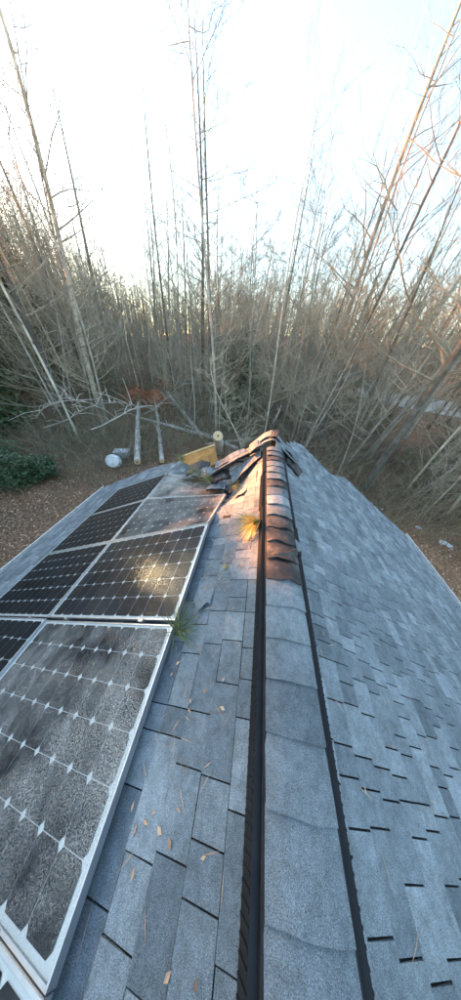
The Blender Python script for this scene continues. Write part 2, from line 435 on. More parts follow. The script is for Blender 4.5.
while y < VENT_END-.05:
    y1 = min(y+capE+.035, VENT_END+.02)
    worn = .66 < y < 1.22
    if not 1.05 < y < 1.2:           # one cap is torn away and shows the black base
        cap(y, y1, M_WORN if (worn or k in WK) else M_CAP, lift=.014 if (worn or abs(y-1.3) < .12) else (U(.004, .02) if y > 1.2 else U(0, .006)), wob=.008 if worn else (.008 if y > 1.2 else .004),
            rag=.03 if .6 < y < 1.4 else (.022 if y > 1.4 else .008), seed=k*1.7)
    y += capE*U(.94, 1.06); k += 1
# curled torn strip of cap lying over the worn ones
mb = MB(); mb.sheet(lambda u, v: Vector((-.11+.24*u, .86+.10*u+.06*v+.01*sin(u*9), RZ+.068-.03*abs(2*u-1)**2+.016*sin(v*pi)+.006*sin(u*7))), 12, 5, .006)
mb.build('torn_cap', M_WORN, vent, True)
mb = MB(); mb.sheet(lambda u, v: Vector((.13+.07*u, 1.02+.18*v+.02*u, RZ+.03-.05*u+.02*sin(v*5))), 3, 6, .006)
mb.build('torn_cap', M_SH, vent)
# peeled hood of ridge caps at the broken end
def arch(pts, y0, y1, zf, n=24):
    def P(u, v):
        t = u*(len(pts)-1); i = min(int(t), len(pts)-2); f = t-i
        a, b = Vector((pts[i][0], 0, pts[i][1])), Vector((pts[i+1][0], 0, pts[i+1][1]))
        p = a.lerp(b, f); p.y = y0+(y1-y0)*v+.03*noise.noise(Vector((u*6, v*3, y0)))+(.25*abs(u-.5) if False else 0)
        p.y -= .42*max(0, u-.5)*1.2
        p.z += zf*v+.012*noise.noise(Vector((u*7, v*4, 9))); return p
    return P
for off, (ya, yb), sc in ((0, (3.22, 3.62), 1.0), (.035, (3.36, 3.78), 1.0)):
    mb = MB(); mb.sheet(arch([(-.44, 5.70+off), (-.3, 5.85+off), (-.16, 6.0+off), (-.06, 6.055+off), (.03, 6.04+off), (.14, 5.96+off), (.28, 5.87+off), (.42, 5.79+off)], ya, yb, -.06), 22, 6, .012)
    mb.build('peeled_cap', M_CAP, vent, True)
mb = MB(); mb.sheet(lambda u, v: Vector((.02+.17*u, 3.1+.2*v, 5.96+.07*sin(v*3)-.05*u)), 6, 6, .008)
mb.build('peeled_cap', M_CAP, vent, True)
mb = MB(); mb.sheet(lambda u, v: Vector((-.05+.1*u, 3.2+.35*v, 5.88+.06*v+.01*sin(u*7))), 5, 6, .018)
mb.build('splintered_deck', M_PLY, vent)
# lifted shingle edges on the slope
for (s0, s1, ya, yb, h) in ((.19, .36, 1.3, 1.44, .018), (.55, .72, .55, .80, .03), (.40, .56, 2.1, 2.4, .03)):
    mb = MB(); mb.sheet(lambda u, v: surf(-1, s0+(s1-s0)*u, ya+(yb-ya)*v+.03*sin(u*8+ya)*(1-v), .017+h*(1-v)**2*(.5+.5*sin(u*3+.4))), 8, 6, .006)
    mb.build('lifted_shingle', M_SH, slopes[-1])

# ------------------------------------------------------------------ torn roof pieces at the broken corner
def slab(name, quadp, th, mat, label, cat, group=None, bend=.0, courses=0, seed=0):
    a, b, c, d = [Vector(p) for p in quadp]
    base = (a+b+c+d)/4
    def P(u, v):
        p = (a*(1-u)+b*u)*(1-v)+(d*(1-u)+c*u)*v
        p = p+Vector((0, 0, 1))*(bend*sin(u*pi)+.03*noise.noise(Vector((u*4+seed, v*4, seed))))
        e = .04*noise.noise(Vector((u*9, v*9, seed+5)))
        if u in (0, 1) or v in (0, 1): p = p+(b-a).normalized()*e+(d-a).normalized()*e*.6
        return p-base
    o = empty(name, base); tag(o, label, cat, group)
    m = MB(); m.sheet(P, 12, 6, th); m.build('mat', M_FELT if courses else mat, o)
    if courses:
        nn = ((b-a).cross(d-a)).normalized()
        if nn.z < 0: nn = -nn
        for r in range(courses):
            u = 0.0
            while u < .97:
                du = min(U(.12, .26), 1-u)
                v0, v1 = r/courses, (r+1)/courses
                q = [P(u+.006, v0)+nn*.005, P(u+du-.006, v0)+nn*.005, P(u+du-.006, v1+.02)+nn*.004, P(u+.006, v1+.02)+nn*.004]
                m = MB(); m.hexa(q+[x+nn*.009 for x in q]); m.build('shingle', mat, o); u += du
    return o
slab('torn_shingle_mat', [(-1.17, 2.78, 5.27), (-.24, 3.22, 5.85), (-.30, 3.62, 5.74), (-1.08, 3.18, 5.27)], .03, M_SH, 'long bent sheet of torn grey shingles leaning against the broken ridge', 'shingle mat', bend=.05, courses=3, seed=1)
slab('torn_shingle_mat', [(-.62, 2.74, 5.30), (-.2, 3.0, 5.80), (-.2, 3.16, 5.83), (-.66, 2.98, 5.40)], .03, M_SH, 'short torn shingle strip curling up beside the ridge vent end', 'shingle mat', bend=.03, courses=2, seed=2)
slab('torn_shingle_mat', [(-1.45, 2.92, 5.22), (-1.08, 2.8, 5.24), (-1.0, 3.1, 5.33), (-1.42, 3.2, 5.22)], .035, M_SH, 'small crumpled shingle scrap left of the long bent sheet', 'shingle mat', bend=.05, courses=2, seed=3)
slab('torn_shingle_mat', [(-1.05, 2.52, 5.25), (-.72, 2.6, 5.28), (-.75, 2.78, 5.30), (-1.05, 2.7, 5.22)], .03, M_SH, 'loose shingle scrap lying at the corner of the shattered panel', 'shingle mat', bend=.02, courses=1, seed=4)
slab('broken_plywood', [(-1.45, 3.55, 4.93), (-1.10, 3.80, 5.14), (-1.24, 3.97, 5.43), (-2.10, 3.92, 5.0)], .03, M_PLY, 'broken golden plywood sheet standing up at the far roof edge', 'plywood', seed=6)
mb = MB(); mb.hexa([(-2.12, 3.93, 5.005), (-1.24, 3.98, 5.44), (-1.24, 4.02, 5.43), (-2.12, 3.97, 4.995), (-2.12, 3.935, 5.045), (-1.24, 3.985, 5.485), (-1.24, 4.025, 5.475), (-2.12, 3.975, 5.035)])
tag(mb.build('broken_batten', simple('raw_batten', (.66, .46, .22), .8, .2, 9)), 'pale raw batten along the top of the broken plywood sheet', 'batten')  # plywood's own thick top edge, added as a paler strip
slab('torn_shingle_mat', [(-1.0, 2.98, 5.42), (-.5, 3.12, 5.62), (-.62, 3.35, 5.52), (-1.05, 3.25, 5.40)], .04, M_SH, 'folded shingle piece lying across the middle of the long bent sheet', 'shingle mat', bend=.06, courses=2, seed=8)
slab('torn_shingle_mat', [(-.95, 2.66, 5.34), (-.66, 2.86, 5.36), (-.75, 3.1, 5.42), (-1.08, 2.9, 5.3)], .05, M_WORN, 'black crumpled underlay scrap below the long bent sheet', 'underlay', bend=.05, seed=9)
slab('torn_shingle_mat', [(.20, 2.95, 5.80), (.46, 2.75, 5.67), (.56, 2.95, 5.66), (.3, 3.2, 5.84)], .02, M_WORN, 'black torn flap hanging right of the ridge peak', 'underlay', bend=.03, seed=10)
slab('torn_shingle_mat', [(-.4, 3.05, 5.80), (-.16, 3.2, 5.93), (-.2, 3.5, 5.9), (-.46, 3.3, 5.75)], .02, M_CAP, 'curled shingle tab resting on the left foot of the ridge peak', 'shingle mat', bend=.05, courses=1, seed=12)
slab('torn_shingle_mat', [(-.80, 3.02, 5.44), (-.40, 3.22, 5.70), (-.52, 3.42, 5.72), (-.94, 3.22, 5.47)], .03, M_SH, 'upper shingle sheet of the debris heap beside the ridge peak', 'shingle mat', bend=.04, courses=2, seed=14)
slab('torn_shingle_mat', [(-1.62, 3.05, 5.12), (-1.2, 3.0, 5.26), (-1.18, 3.35, 5.36), (-1.65, 3.4, 5.16)], .03, M_WORN, 'black bent underlay sheet in front of the plywood', 'underlay', bend=.07, seed=15)
slab('torn_shingle_mat', [(-.12, 3.3, 6.02), (.02, 3.22, 6.10), (.08, 3.45, 6.14), (-.08, 3.5, 6.08)], .015, M_WORN, 'small black scrap sticking up on top of the ridge peak', 'underlay', bend=.03, seed=16)
mb = MB(); mb.tube([(-1.02, 2.9, 5.3), (-.75, 3.1, 5.36), (-.5, 3.3, 5.5), (-.3, 3.5, 5.6)], [.035, .034, .03, .028], 8)
tag(mb.build('broken_branch', M_LOG, None, True), 'snapped branch stub poking out under the torn shingle sheet', 'branch')
mb = MB()
for k in range(6):
    x = -.3+k*.12; mb.box(x, x+.04, 3.3+U(-.1, .1), 3.9, 5.35+U(-.04, .04), 5.44, None)
mb.build('splintered_deck', M_PLY, house)

# ------------------------------------------------------------------ solar panels
PW, PL = 1.652, .996
cellm = None
def cell_mesh():
    m = MB(); a = .0775; c = .017
    pts = [(-a+c, -a), (a-c, -a), (a, -a+c), (a, a-c), (a-c, a), (-a+c, a), (-a, a-c), (-a, -a+c)]
    m.v = [(x, y, 0) for x, y in pts]; m.f = [tuple(range(8))]
    return m.mesh('cell', M_CELL)
CELL = cell_mesh()
def panel(c00, c10, c11, c01, gl, label, group=None):
    # corners: upper-near, lower-near, lower-far, upper-far (u = down the slope, v = along the ridge)
    c00, c10, c11, c01 = [Vector(p) for p in (c00, c10, c11, c01)]
    base = (c00+c10+c11+c01)/4
    def Q(u, v, n=0):
        p = (c00*(1-u)+c10*u)*(1-v)+(c01*(1-u)+c11*u)*v
        du = ((c10-c00)*(1-v)+(c11-c01)*v).normalized(); dv = ((c01-c00)*(1-u)+(c11-c10)*u).normalized()
        nn = du.cross(dv); nn = -nn if nn.z < 0 else nn
        return p-base+nn.normalized()*n, du, dv, nn.normalized()
    o = empty('solar_panel', base); tag(o, label, 'solar panel', group)
    fu, fv = .009/PW, .009/PL
    fr = MB()
    for (ua, ub, va, vb) in ((0, 1, 0, fv), (0, 1, 1-fv, 1), (0, fu, fv, 1-fv), (1-fu, 1, fv, 1-fv)):
        K = 6
        for q in range(K):
            if ub-ua > .5: a, b, c, d = ua+(ub-ua)*q/K, ua+(ub-ua)*(q+1)/K, va, vb
            else: a, b, c, d = ua, ub, va+(vb-va)*q/K, va+(vb-va)*(q+1)/K
            fr.hexa([Q(a, c, -.035)[0], Q(b, c, -.035)[0], Q(b, d, -.035)[0], Q(a, d, -.035)[0], Q(a, c, .003)[0], Q(b, c, .003)[0], Q(b, d, .003)[0], Q(a, d, .003)[0]])
    fr.build('frame', M_FRAME, o)
    m = MB(); m.sheet(lambda u, v: Q(fu+u*(1-2*fu), fv+v*(1-2*fv), -.006)[0], 10, 6, .004); lam = m.build('backsheet', M_BACK, o, True)
    for i in range(10):
        for j in range(6):
            u = (.036+(i+.5)*.158)/PW; v = (.024+(j+.5)*.158)/PL
            p, du, dv, nn = Q(u, v, -.004)
            dv2 = nn.cross(du)
            link('cell', CELL, lam, Matrix(((du.x, dv2.x, nn.x, p.x), (du.y, dv2.y, nn.y, p.y), (du.z, dv2.z, nn.z, p.z), (0, 0, 0, 1))))
    for uc in (.2, .8):
        m = MB(); m.hexa([Q(uc+a, b, n)[0] for n in (-.03, .009) for a, b in ((-.014, -.016), (.014, -.016), (.014, .006), (-.014, .006))]); m.build('clamp', M_FRAME, o)
    m = MB(); m.sheet(lambda u, v: Q(fu+u*(1-2*fu), fv+v*(1-2*fv), .0)[0], 10, 6, .0015); m.build('glass', gl, o, True)
    return o
G_CLEAN = mat_glass('panel_glass_clean', .03, .0, 1)
G_NEAR = mat_glass('panel_glass_frosted', .62, .10, 2.2)
G_DUSTY = mat_glass('panel_glass_dusty', .07, .0, 5)
G_CRACK = mat_glass('panel_glass_shattered', .42, .35, 7.3)
G_CRACK2 = mat_glass('panel_glass_crazed', .65, .55, 9.1)
def pp(s, y, n=.10): return surf(-1, s, y, n)-Vector((0, 0, dip(s, y)))
rows = [-1.592, -.582, .428, 1.438, 2.448]
SC = (.775, 2.435)
plab = {(0, 0): 'solar panel by the ridge, nearest the camera foot, second row back', (0, 1): 'whitened frosted solar panel beside the green needle tuft, nearest full row',
        (0, 2): 'large dark solar panel by the ridge with a yellowish reflection', (0, 3): 'shattered solar panel by the ridge, sagging at its far corner',
        (0, 4): 'crazed white solar panel under the debris at the far roof end',
        (1, 0): 'dark solar panel on the eave side, rearmost row', (1, 1): 'dark solar panel on the eave side next to the whitened frosted one',
        (1, 2): 'dark solar panel on the eave side beside the large reflecting one', (1, 3): 'dark solar panel on the eave side beside the shattered sagging one',
        (1, 4): 'dark solar panel on the eave side at the far roof end'}
for c in (0, 1):
    for r, y in enumerate(rows):
        s0 = SC[c]; s1 = s0+PW
        q = [pp(s0, y), pp(s1, y), pp(s1, y+PL), pp(s0, y+PL)]
        gl = [[G_DUSTY, G_NEAR, G_DUSTY, G_CRACK, G_CRACK2], [G_CLEAN]*5][c][r]
        if (c, r) == (0, 3): q[3] = Vector((-.675, 2.40, 5.335)); q[2] = q[2]+Vector((0, 0, .03))
        if (c, r) == (0, 4): q[0] = Vector((-.70, 2.47, 5.25)); q[3] = Vector((-1.0, 3.4, 4.95)); q[1] += Vector((0, 0, .02)); q[2] += Vector((0, 0, -.03))
        if (c, r) == (0, 1): q = [p+Vector((.0, -.012, -.012)) for p in q]
        panel(*q, gl, plab[(c, r)])
# mounting rails under the panels (a thing of the array)
for s_, lb in ((1.1, 'aluminium mounting rail under the panels close to the ridge'), (2.1, 'aluminium mounting rail under the lower part of the ridge side panels'),
               (2.8, 'aluminium mounting rail under the upper part of the eave side panels'), (3.75, 'aluminium mounting rail under the panels close to the eave')):
    mb = MB(); yE = 1.5 if s_ < 2.2 else 3.4
    p0, p1 = pp(s_-.02, rows[0]-.03, .02), pp(s_+.02, rows[0]-.03, .02); p2, p3 = pp(s_+.02, yE, .02), pp(s_-.02, yE, .02)
    nn = Vector((-sin(TL), 0, cos(TL)))*.04
    mb.hexa([p0, p1, p2, p3, p0+nn, p1+nn, p2+nn, p3+nn]); tag(mb.build('mounting_rail', M_FRAME), lb, 'rail')
# mid clamps between rows
# ------------------------------------------------------------------ needle sprigs
def sprig(name, loc, axis, spread, count, ln, mat, label, fan=1.0, stem=.1):
    o = empty(name, loc); tag(o, label, 'pine sprig')
    ax = Vector(axis).normalized(); m = MB()
    a1 = ax.orthogonal().normalized(); a2 = ax.cross(a1)
    st = MB(); st.tube([(0, 0, 0), tuple(ax*stem*.5), tuple(ax*stem)], [.006, .005, .004], 5); st.build('stem', M_TWIG, o)
    for k in range(count):
        b = ax*U(0, stem); th = U(0, 2*pi); sp = spread*sqrt(U(.02, 1))
        d = (ax*cos(sp)+(a1*cos(th)+a2*sin(th))*sin(sp)).normalized(); L = ln*U(.6, 1.1)
        sd = d.orthogonal().normalized()*.0022; sg = Vector((0, 0, -.25*L*L/ln))
        p0, p1, p2 = b, b+d*L*.55+sg*.3, b+d*L+sg
        m.quad(p0-sd, p0+sd, p1+sd, p1-sd); m.quad(p1-sd, p1+sd, p2+sd*.3, p2-sd*.3)
    m.build('needles', mat, o); return o
sprig('pine_sprig', tuple(surf(-1, .80, .36, .03)), (.35, .25, .8), 1.0, 90, .26, M_NEED, 'green pine needle tuft sticking up at the solar panel corner')
sprig('pine_sprig', tuple(surf(-1, .16, 1.37, .05)), (-.75, -.55, .22), .8, 170, .24, M_DRYN, 'yellowing pine needle fan under a lifted shingle beside the ridge')
sprig('pine_sprig', tuple(surf(-1, .20, 1.38, .04)), (-.95, -.1, .2), .5, 24, .2, M_NEED, 'green pine needles caught behind the yellowing needle fan')
sprig('pine_sprig', (-1.0, 2.65, 5.3), (-.5, .3, .6), 1.2, 90, .2, M_NEED, 'green needle clump on debris by the shattered panel corner', stem=.2)
sprig('pine_sprig', (-.62, 2.62, 5.33), (.2, -.3, .4), 1.3, 80, .18, M_NEED, 'green needles between torn shingles and the ridge shingles', stem=.2)
sprig('pine_sprig', (-1.9, 3.85, 4.93), (-.6, .1, .6), 1.3, 110, .22, M_NEED, 'green needle clump at the left end of the plywood sheet', stem=.25)
sprig('pine_sprig', (-1.25, 2.95, 5.27), (-.6, -.3, .4), 1.3, 90, .2, M_NEED, 'green needles left of the crumpled shingle scrap', stem=.25)
sprig('pine_sprig', tuple(surf(-1, .5, .86, .02)), (.3, .9, .25), 1.0, 14, .07, M_DRYN, 'tiny dry needle wisp on the shingles by the panel edge', stem=.03)

# bits of leaf, needle and twig caught on the roof
mb = MB()
for k in range(420):
    if k < 230: sd_, s_, y_ = -1, U(.2, .78)+(.0 if k % 3 else U(0, .05)), U(-1.2, 3.2)
    elif k < 280: sd_, s_, y_ = -1, U(4.2, 5.4), U(0, 4.2)
    else: sd_, s_, y_ = 1, .19+abs(rnd.gauss(0, .5)), U(-1.2, 4.2)
    if s_ > 5.4: continue
    p = surf(sd_, s_, y_, .020); a = U(0, 6.28); tn = surf(sd_, s_+.01, y_, .02)-p; tn.normalize()
    d = tn*cos(a)+Vector((0, sin(a), 0)); e = tn*-sin(a)+Vector((0, cos(a), 0)); nn = Vector((0, 0, .004))
    if k % 3: L, w_ = U(.02, .07), .0016
    else: L, w_ = U(.008, .018), U(.004, .009)
    mb.quad(p-d*L, p+e*w_+nn, p+d*L, p-e*w_+nn)
tag(mb.build('roof_litter', M_LITTER), 'scattered dry needles and leaf bits on the roof shingles', 'leaf litter', kind='stuff')

# ------------------------------------------------------------------ fallen logs, root plates, yard things
def log_thing(p0, p1, r0, r1, label, cutend=True, root=0, name='fallen_log'):
    p0 = Vector(p0); p1 = Vector(p1); d = p1-p0
    o = empty(name, p0); tag(o, label, 'log')
    n_ = 10; side = d.cross(Vector((0, 0, 1))).normalized(); m = MB()
    pts = [d*(k/n_)+side*.12*noise.noise(Vector((k*.5, p0.x, 0)))*min(1, k) for k in range(n_+1)]
    m.tube(pts, [r0+(r1-r0)*k/n_+.01*rnd.random() for k in range(n_+1)], 14); m.build('trunk', M_LOG, o, True)
    if cutend:
        t = -(pts[1]-pts[0]).normalized(); q = t.to_track_quat('Z', 'Y').to_matrix().to_4x4()
        c = MB(); c.tube([(0, 0, 0), (0, 0, .02)], [r0*.97, r0*.95], 16)
        ce = link('cut_end', c.mesh('cut_end', M_CUT), o, q)
        hh = MB(); hh.tube([(0, 0, .012), (0, 0, .026)], [r0*.22]*2, 10); link('heartwood', hh.mesh('heartwood', M_HEART), ce)
    for q in range(4):
        b = pts[rnd.randrange(2, 9)]; u = Vector((U(-1, 1), U(-.3, .6), U(.3, 1))).normalized(); L = U(.3, .9)
        m = MB(); m.tube([b, b+u*L*.5, b+u*L+Vector((0, 0, .08))], [.06, .045, .02], 6); m.build('branch_stub', M_LOG, o, True)
    if root:
        # upturned disc of soil and roots at the far end, square to the trunk
        c = pts[-1]; t = (pts[-1]-pts[-2]).normalized(); sx = side; sy = t.cross(side).normalized()
        if sy.z < 0: sy = -sy
        m = MB(); nr, na = 5, 22; i0 = 0
        def RP(i, j, back):
            a = 2*pi*j/na; r = root*i/nr*(1+.6*noise.noise(Vector((cos(a)*2.6, sin(a)*2.6, p0.x))))
            th = (.34*(1-(i/nr)**2)+.08)*(1 if back else -1)+.2*noise.noise(Vector((r*2*cos(a), r*2*sin(a), p0.x+back*7)))
            return c+sx*(cos(a)*r)+sy*(sin(a)*r*.85+root*.25)+t*(th+.25)
        for back in (0, 1):
            for i in range(nr):
                for j in range(na): m.quad(RP(i, j, back), RP(i+1, j, back), RP(i+1, j+1, back), RP(i, j+1, back))
        for j in range(na): m.quad(RP(nr, j, 0), RP(nr, j+1, 0), RP(nr, j+1, 1), RP(nr, j, 1))
        m.build('root_plate', M_CLAY, o)
        m = MB()
        for k in range(120):
            a = U(0, 2*pi); r = root*U(.3, .95); b = c+sx*(cos(a)*r)+sy*(sin(a)*r*.85+root*.25)+t*.2
            u = (sx*cos(a)+sy*sin(a)+t*U(-.6, 1)+Vector((0, 0, U(-.5, .2)))).normalized(); L = U(.3, 1.2)
            m.tube([b, b+u*L*.5+Vector((0, 0, U(-.1, .1))), b+u*L+Vector((0, 0, U(-.25, .1)))], [.045, .03, .008], 4, False)
        m.build('roots', M_CLAY, o)
    return o
log_thing((-8.35, 10.9, .30), (-16.0, 24.6, .75), .23, .19, 'pale straight fallen trunk left of the pair, soil root plate at its far end', True, 1.7)
log_thing((-6.82, 11.6, .28), (-12.8, 23.2, .75), .17, .15, 'pale fallen trunk right of the pair, soil root plate at its far end', True, 1.5)
log_thing((-5.3, 17.4, .3), (-15.6, 32.4, .9), .22, .20, 'thin fallen trunk slanting back behind the plywood to a root plate', True, 1.7)
log_thing((-2.53, 11.0, 3.01), (-3.2, 15.3, -.1), .30, .33, 'propped log with round sawn face turned towards the roof', True, 0, 'sawn_log')
log_thing((-4.0, 17.5, .25), (-13.5, 20.0, .35), .2, .14, 'grey log lying crosswise behind the pair of pale trunks', False)
log_thing((-1.6, 15.5, .4), (-8.5, 20.5, .2), .16, .1, 'dark thin log lying crosswise behind the sawn log', False)
log_thing((1.2, 20, .3), (-4.6, 15.6, .35), .13, .08, 'slim log slanting down right of the sawn log', False)
log_thing((1.4, 22.5, 0), (2.2, 23.6, 2.7), .26, .05, 'orange splintered stump standing beyond the ridge end', False, 0, 'splintered_stump')

# grey drum and pale box
o = empty('plastic_drum', (-9.67, 10.3, .0)); tag(o, 'round pale grey drum lying beside the two fallen trunks', 'drum')
M = Matrix.Translation((0, 0, .42)) @ Matrix.Rotation(radians(52), 4, 'X') @ Matrix.Rotation(.3, 4, 'Y')
m = MB(); m.tube([(0, 0, -.38), (0, 0, -.34), (0, 0, -.1), (0, 0, 0), (0, 0, .25), (0, 0, .33)], [.34, .40, .43, .44, .42, .40], 24)
ob = m.build('body', M_GREY, o, True); ob.matrix_local = M
m = MB(); m.tube([(0, 0, .33), (0, 0, .37), (0, 0, .371), (0, 0, .42), (0, 0, .45)], [.435, .435, .40, .33, .12], 24); ob = m.build('lid', M_GREY, o, True); ob.matrix_local = M
m = MB(); m.tube([(0, 0, .05), (0, 0, .065), (0, 0, .085), (0, 0, .10)], [.43, .455, .455, .43], 24, False); ob = m.build('hoop', M_GREY, o, True); ob.matrix_local = M
o = empty('storage_box', (-10.0, 11.7, 0)); o.rotation_euler = (0, 0, .35); tag(o, 'pale rectangular box behind the round grey drum', 'box')
m = MB(); m.hexa([(-.42, -.28, .05), (.42, -.28, .05), (.42, .28, .05), (-.42, .28, .05), (-.5, -.33, .52), (.5, -.33, .52), (.5, .33, .52), (-.5, .33, .52)]); m.build('body', M_GREY, o)
m = MB(); m.box(-.54, .54, -.37, .37, .523, .585); m.box(-.44, .44, -.27, .27, .588, .612); m.build('lid', M_WHITE, o)
for sx in (-1, 1):
    m = MB(); m.box(sx*.5-.03, sx*.5+.03, -.1, .1, .38, .43); m.build('handle', M_GREY, o)
for (x, y, a, lb, ln) in ((10.12, 9.08, .4, 'white scrap of trim lying on leaves beyond the right eave', .2), (10.9, 8.0, -.5, 'larger white scrap of trim near the right edge', .3), (8.6, 10.4, 1.2, 'small white scrap by the trees right of the roof', .14)):
    m = MB(); Mz = Matrix.Translation((x, y, gz(x, y)+.04)) @ Matrix.Rotation(a, 4, 'Z') @ Matrix.Rotation(.12, 4, 'X')
    m.sheet(lambda u, v: Mz @ Vector((ln*(2*u-1), ln*.55*(2*v-1), .04*sin(u*5)+.06*abs(v-.5))), 8, 4, .012)
    tag(m.build('siding_scrap', M_WHITE), lb, 'scrap')

# ------------------------------------------------------------------ trees
def grow(seed, H, r, first, nl, lean, curve, levels=2, spread=.9, rise=.5, twigs=4):
    """returns trunk and crown builders, tree standing at the origin"""
    R = random.Random(seed); tr = MB(); cr = MB()
    nseg = 12; pts = []; rad = []
    ph = R.uniform(0, 6.28)
    for k in range(nseg+1):
        t = k/nseg
        off = Vector((sin(t*3+ph), cos(t*2.3+ph*1.7), 0))*curve*t*H*.05
        pts.append(Vector((lean*t*H, 0, t*H))+off-Vector((sin(ph), cos(ph*1.7), 0))*0)
        rad.append(r*(1-t)**.75*.95+.012+(r*.35*(1-t*12) if t < .083 else 0))
    tr.tube(pts, rad, 8)
    def at(t):
        k = min(int(t*nseg), nseg-1); return pts[k].lerp(pts[k+1], t*nseg-k)
    def branch(b, d, L, rr, lev):
        ns = 5 if lev == 0 else (4 if lev == 1 else 2); P = [b]; dd = d.copy()
        for q in range(ns):
            dd = (dd+Vector((R.uniform(-.28, .28), R.uniform(-.28, .28), R.uniform(-.12, .26)))).normalized(); P.append(P[-1]+dd*L/ns)
        cr.tube(P, [max(.004, rr*(1-.85*q/ns)) for q in range(ns+1)], 5 if lev == 0 else 3, False)
        if lev < levels:
            for q in range(twigs+(1 if lev == 0 else 0)):
                t = R.uniform(.25, 1); k = min(int(t*ns), ns-1); p = P[k].lerp(P[k+1], t*ns-k)
                e = (dd+Vector((R.uniform(-1, 1), R.uniform(-1, 1), R.uniform(-.4, .8)))).normalized()
                branch(p, e, L*R.uniform(.3, .55), max(.004, rr*.42), lev+1)
    for k in range(nl):
        t = first+(1-first)*((k+R.random())/nl); a = R.uniform(0, 6.28)
        d = Vector((cos(a)*spread, sin(a)*spread, R.uniform(rise*.4, rise*1.5))).normalized()
        L = H*(.10+.20*(1-t))*R.uniform(.6, 1.25)
        branch(at(min(.99, t)), d, L, max(.012, r*(1-t)*.35+.008), 0)
    return tr, cr
protos = {}
def make_proto(kind, i, *a, **k):
    tr, cr = grow(*a, **k)
    protos.setdefault(kind, []).append((tr.mesh('trunk', M_DBARK if kind == 'tall' and i in (0, 2, 4) else M_BARK, True), cr.mesh('crown', M_TWIG)))
for i in range(5): make_proto('tall', i, 100+i, 19+i, .15+.02*i, .28, 30, U(-.03, .03), U(.4, 1.2))
for i in range(5): make_proto('pole', i, 200+i, 12+1.3*i, .05+.008*i, .15, 30, U(-.05, .05), U(.8, 2.2), spread=1.0, rise=.4, twigs=5)
for i in range(4): make_proto('sap', i, 300+i, 6+i, .03+.005*i, .08, 26, U(-.08, .08), U(1.5, 3), spread=1.0, rise=.35, twigs=5)
count = 0
def tree(kind, x, y, label, group=None, sc=1.0, rot=None, i=None, lean=None, thick=1.0, name='bare_tree'):
    tm, cm = protos[kind][rnd.randrange(len(protos[kind])) if i is None else i]
    o = empty(name, (x, y, gz(x, y)-.1)); tag(o, label, 'tree', group)
    q = Matrix.Rotation(U(0, 6.28) if rot is None else rot, 4, 'Z')
    if lean: q = Matrix.Rotation(lean[1], 4, Vector((-sin(lean[0]), cos(lean[0]), 0))) @ q
    o.rotation_euler = q.to_euler(); o.scale = (sc*thick, sc*thick, sc)
    link('trunk', tm, o); link('crown', cm, o); return o
placed = []
def free(x, y, dmin):
    if -6.5 < x < 6.5 and y < 8.5: return False
    for (a, b) in placed:
        if hypot(a-x, b-y) < dmin: return False
    # the clearing the fallen trunks lie in
    if -18 < x < -1.5 and 8 < y < 17.5: return False
    a_ = math.degrees(atan2(x, y))
    if 31 < a_ < 41 and dmin < 1.2: return False
    if (21.6 < a_ < 24.4 or 18.6 < a_ < 20.8) and hypot(x, y) > 16: return False
    if abs((x+5.5)-(y-10)*-.75) < 4.2 and 9 < y < 27: return False
    return True
# recognisable single trees
KEY = [('tall', 11.2, 19.0, 'thick trunk leaning right behind the nearest big tree', 1.0, 1.25, (0.1, .1), 3), ('tall', 17.5, 19.5, 'thick trunk at the right edge beyond the nearest trees', 1.0, 1.3, (.2, .08), 0),
       ('tall', 12.6, 25.5, 'mid grey trunk leaning right in front of the dark understorey tree', 1.0, 1.0, (.0, .12), 1),
       ('tall', 8.3, 12.5, 'thick grey trunk right of the roof, nearest big tree', 1.0, 1.0, None, 4),
       ('tall', 6.0, 22.0, 'stout pale trunk standing behind the right rake of the roof', 1.0, 1.15, None, 3),
       ('tall', 7.4, 24.5, 'second stout trunk just right of the pale one behind the roof', .95, 1.0, None, 1),
       ('pole', 10.0, 26.5, 'thin pale pole tree leaning right among the upright trees', 1.1, 1.2, (0.0, .24), 3),
       ('pole', 9.8, 17.5, 'slim tree leaning right over the dry thicket', 1.1, 1.2, (0.3, .18), 2),
       ('tall', 13.2, 13.6, 'dark trunk at the right edge before the pale clearing', .95, 1.3, (0.2, .05), 2),
       ('pole', -14.5, 12.8, 'slim left tree leaning left above the dark green shrub', 1.1, .95, (pi, .08), 4),
       ('pole', -17.0, 14.5, 'slim pale tree at the left edge leaning outward', 1.0, .85, (pi, .2), 3),
       ('pole', 1.2, 27, 'slender upright tree straight above the ridge end', 1.15, 1.3, None, 1),
       ('pole', -1.8, 25.5, 'pale slender tree just left above the ridge end', 1.2, 1.4, (0, .03), 0)]
for kd, x, y, lb, sc, th, ln, i in KEY:
    tree(kd, x, y, lb, None, sc, None, i, ln, th); placed.append((x, y))
def az_ok(x, y):
    a = math.degrees(atan2(x, y)); return not (-75 < a < -57)     # the open side where the low sun comes in
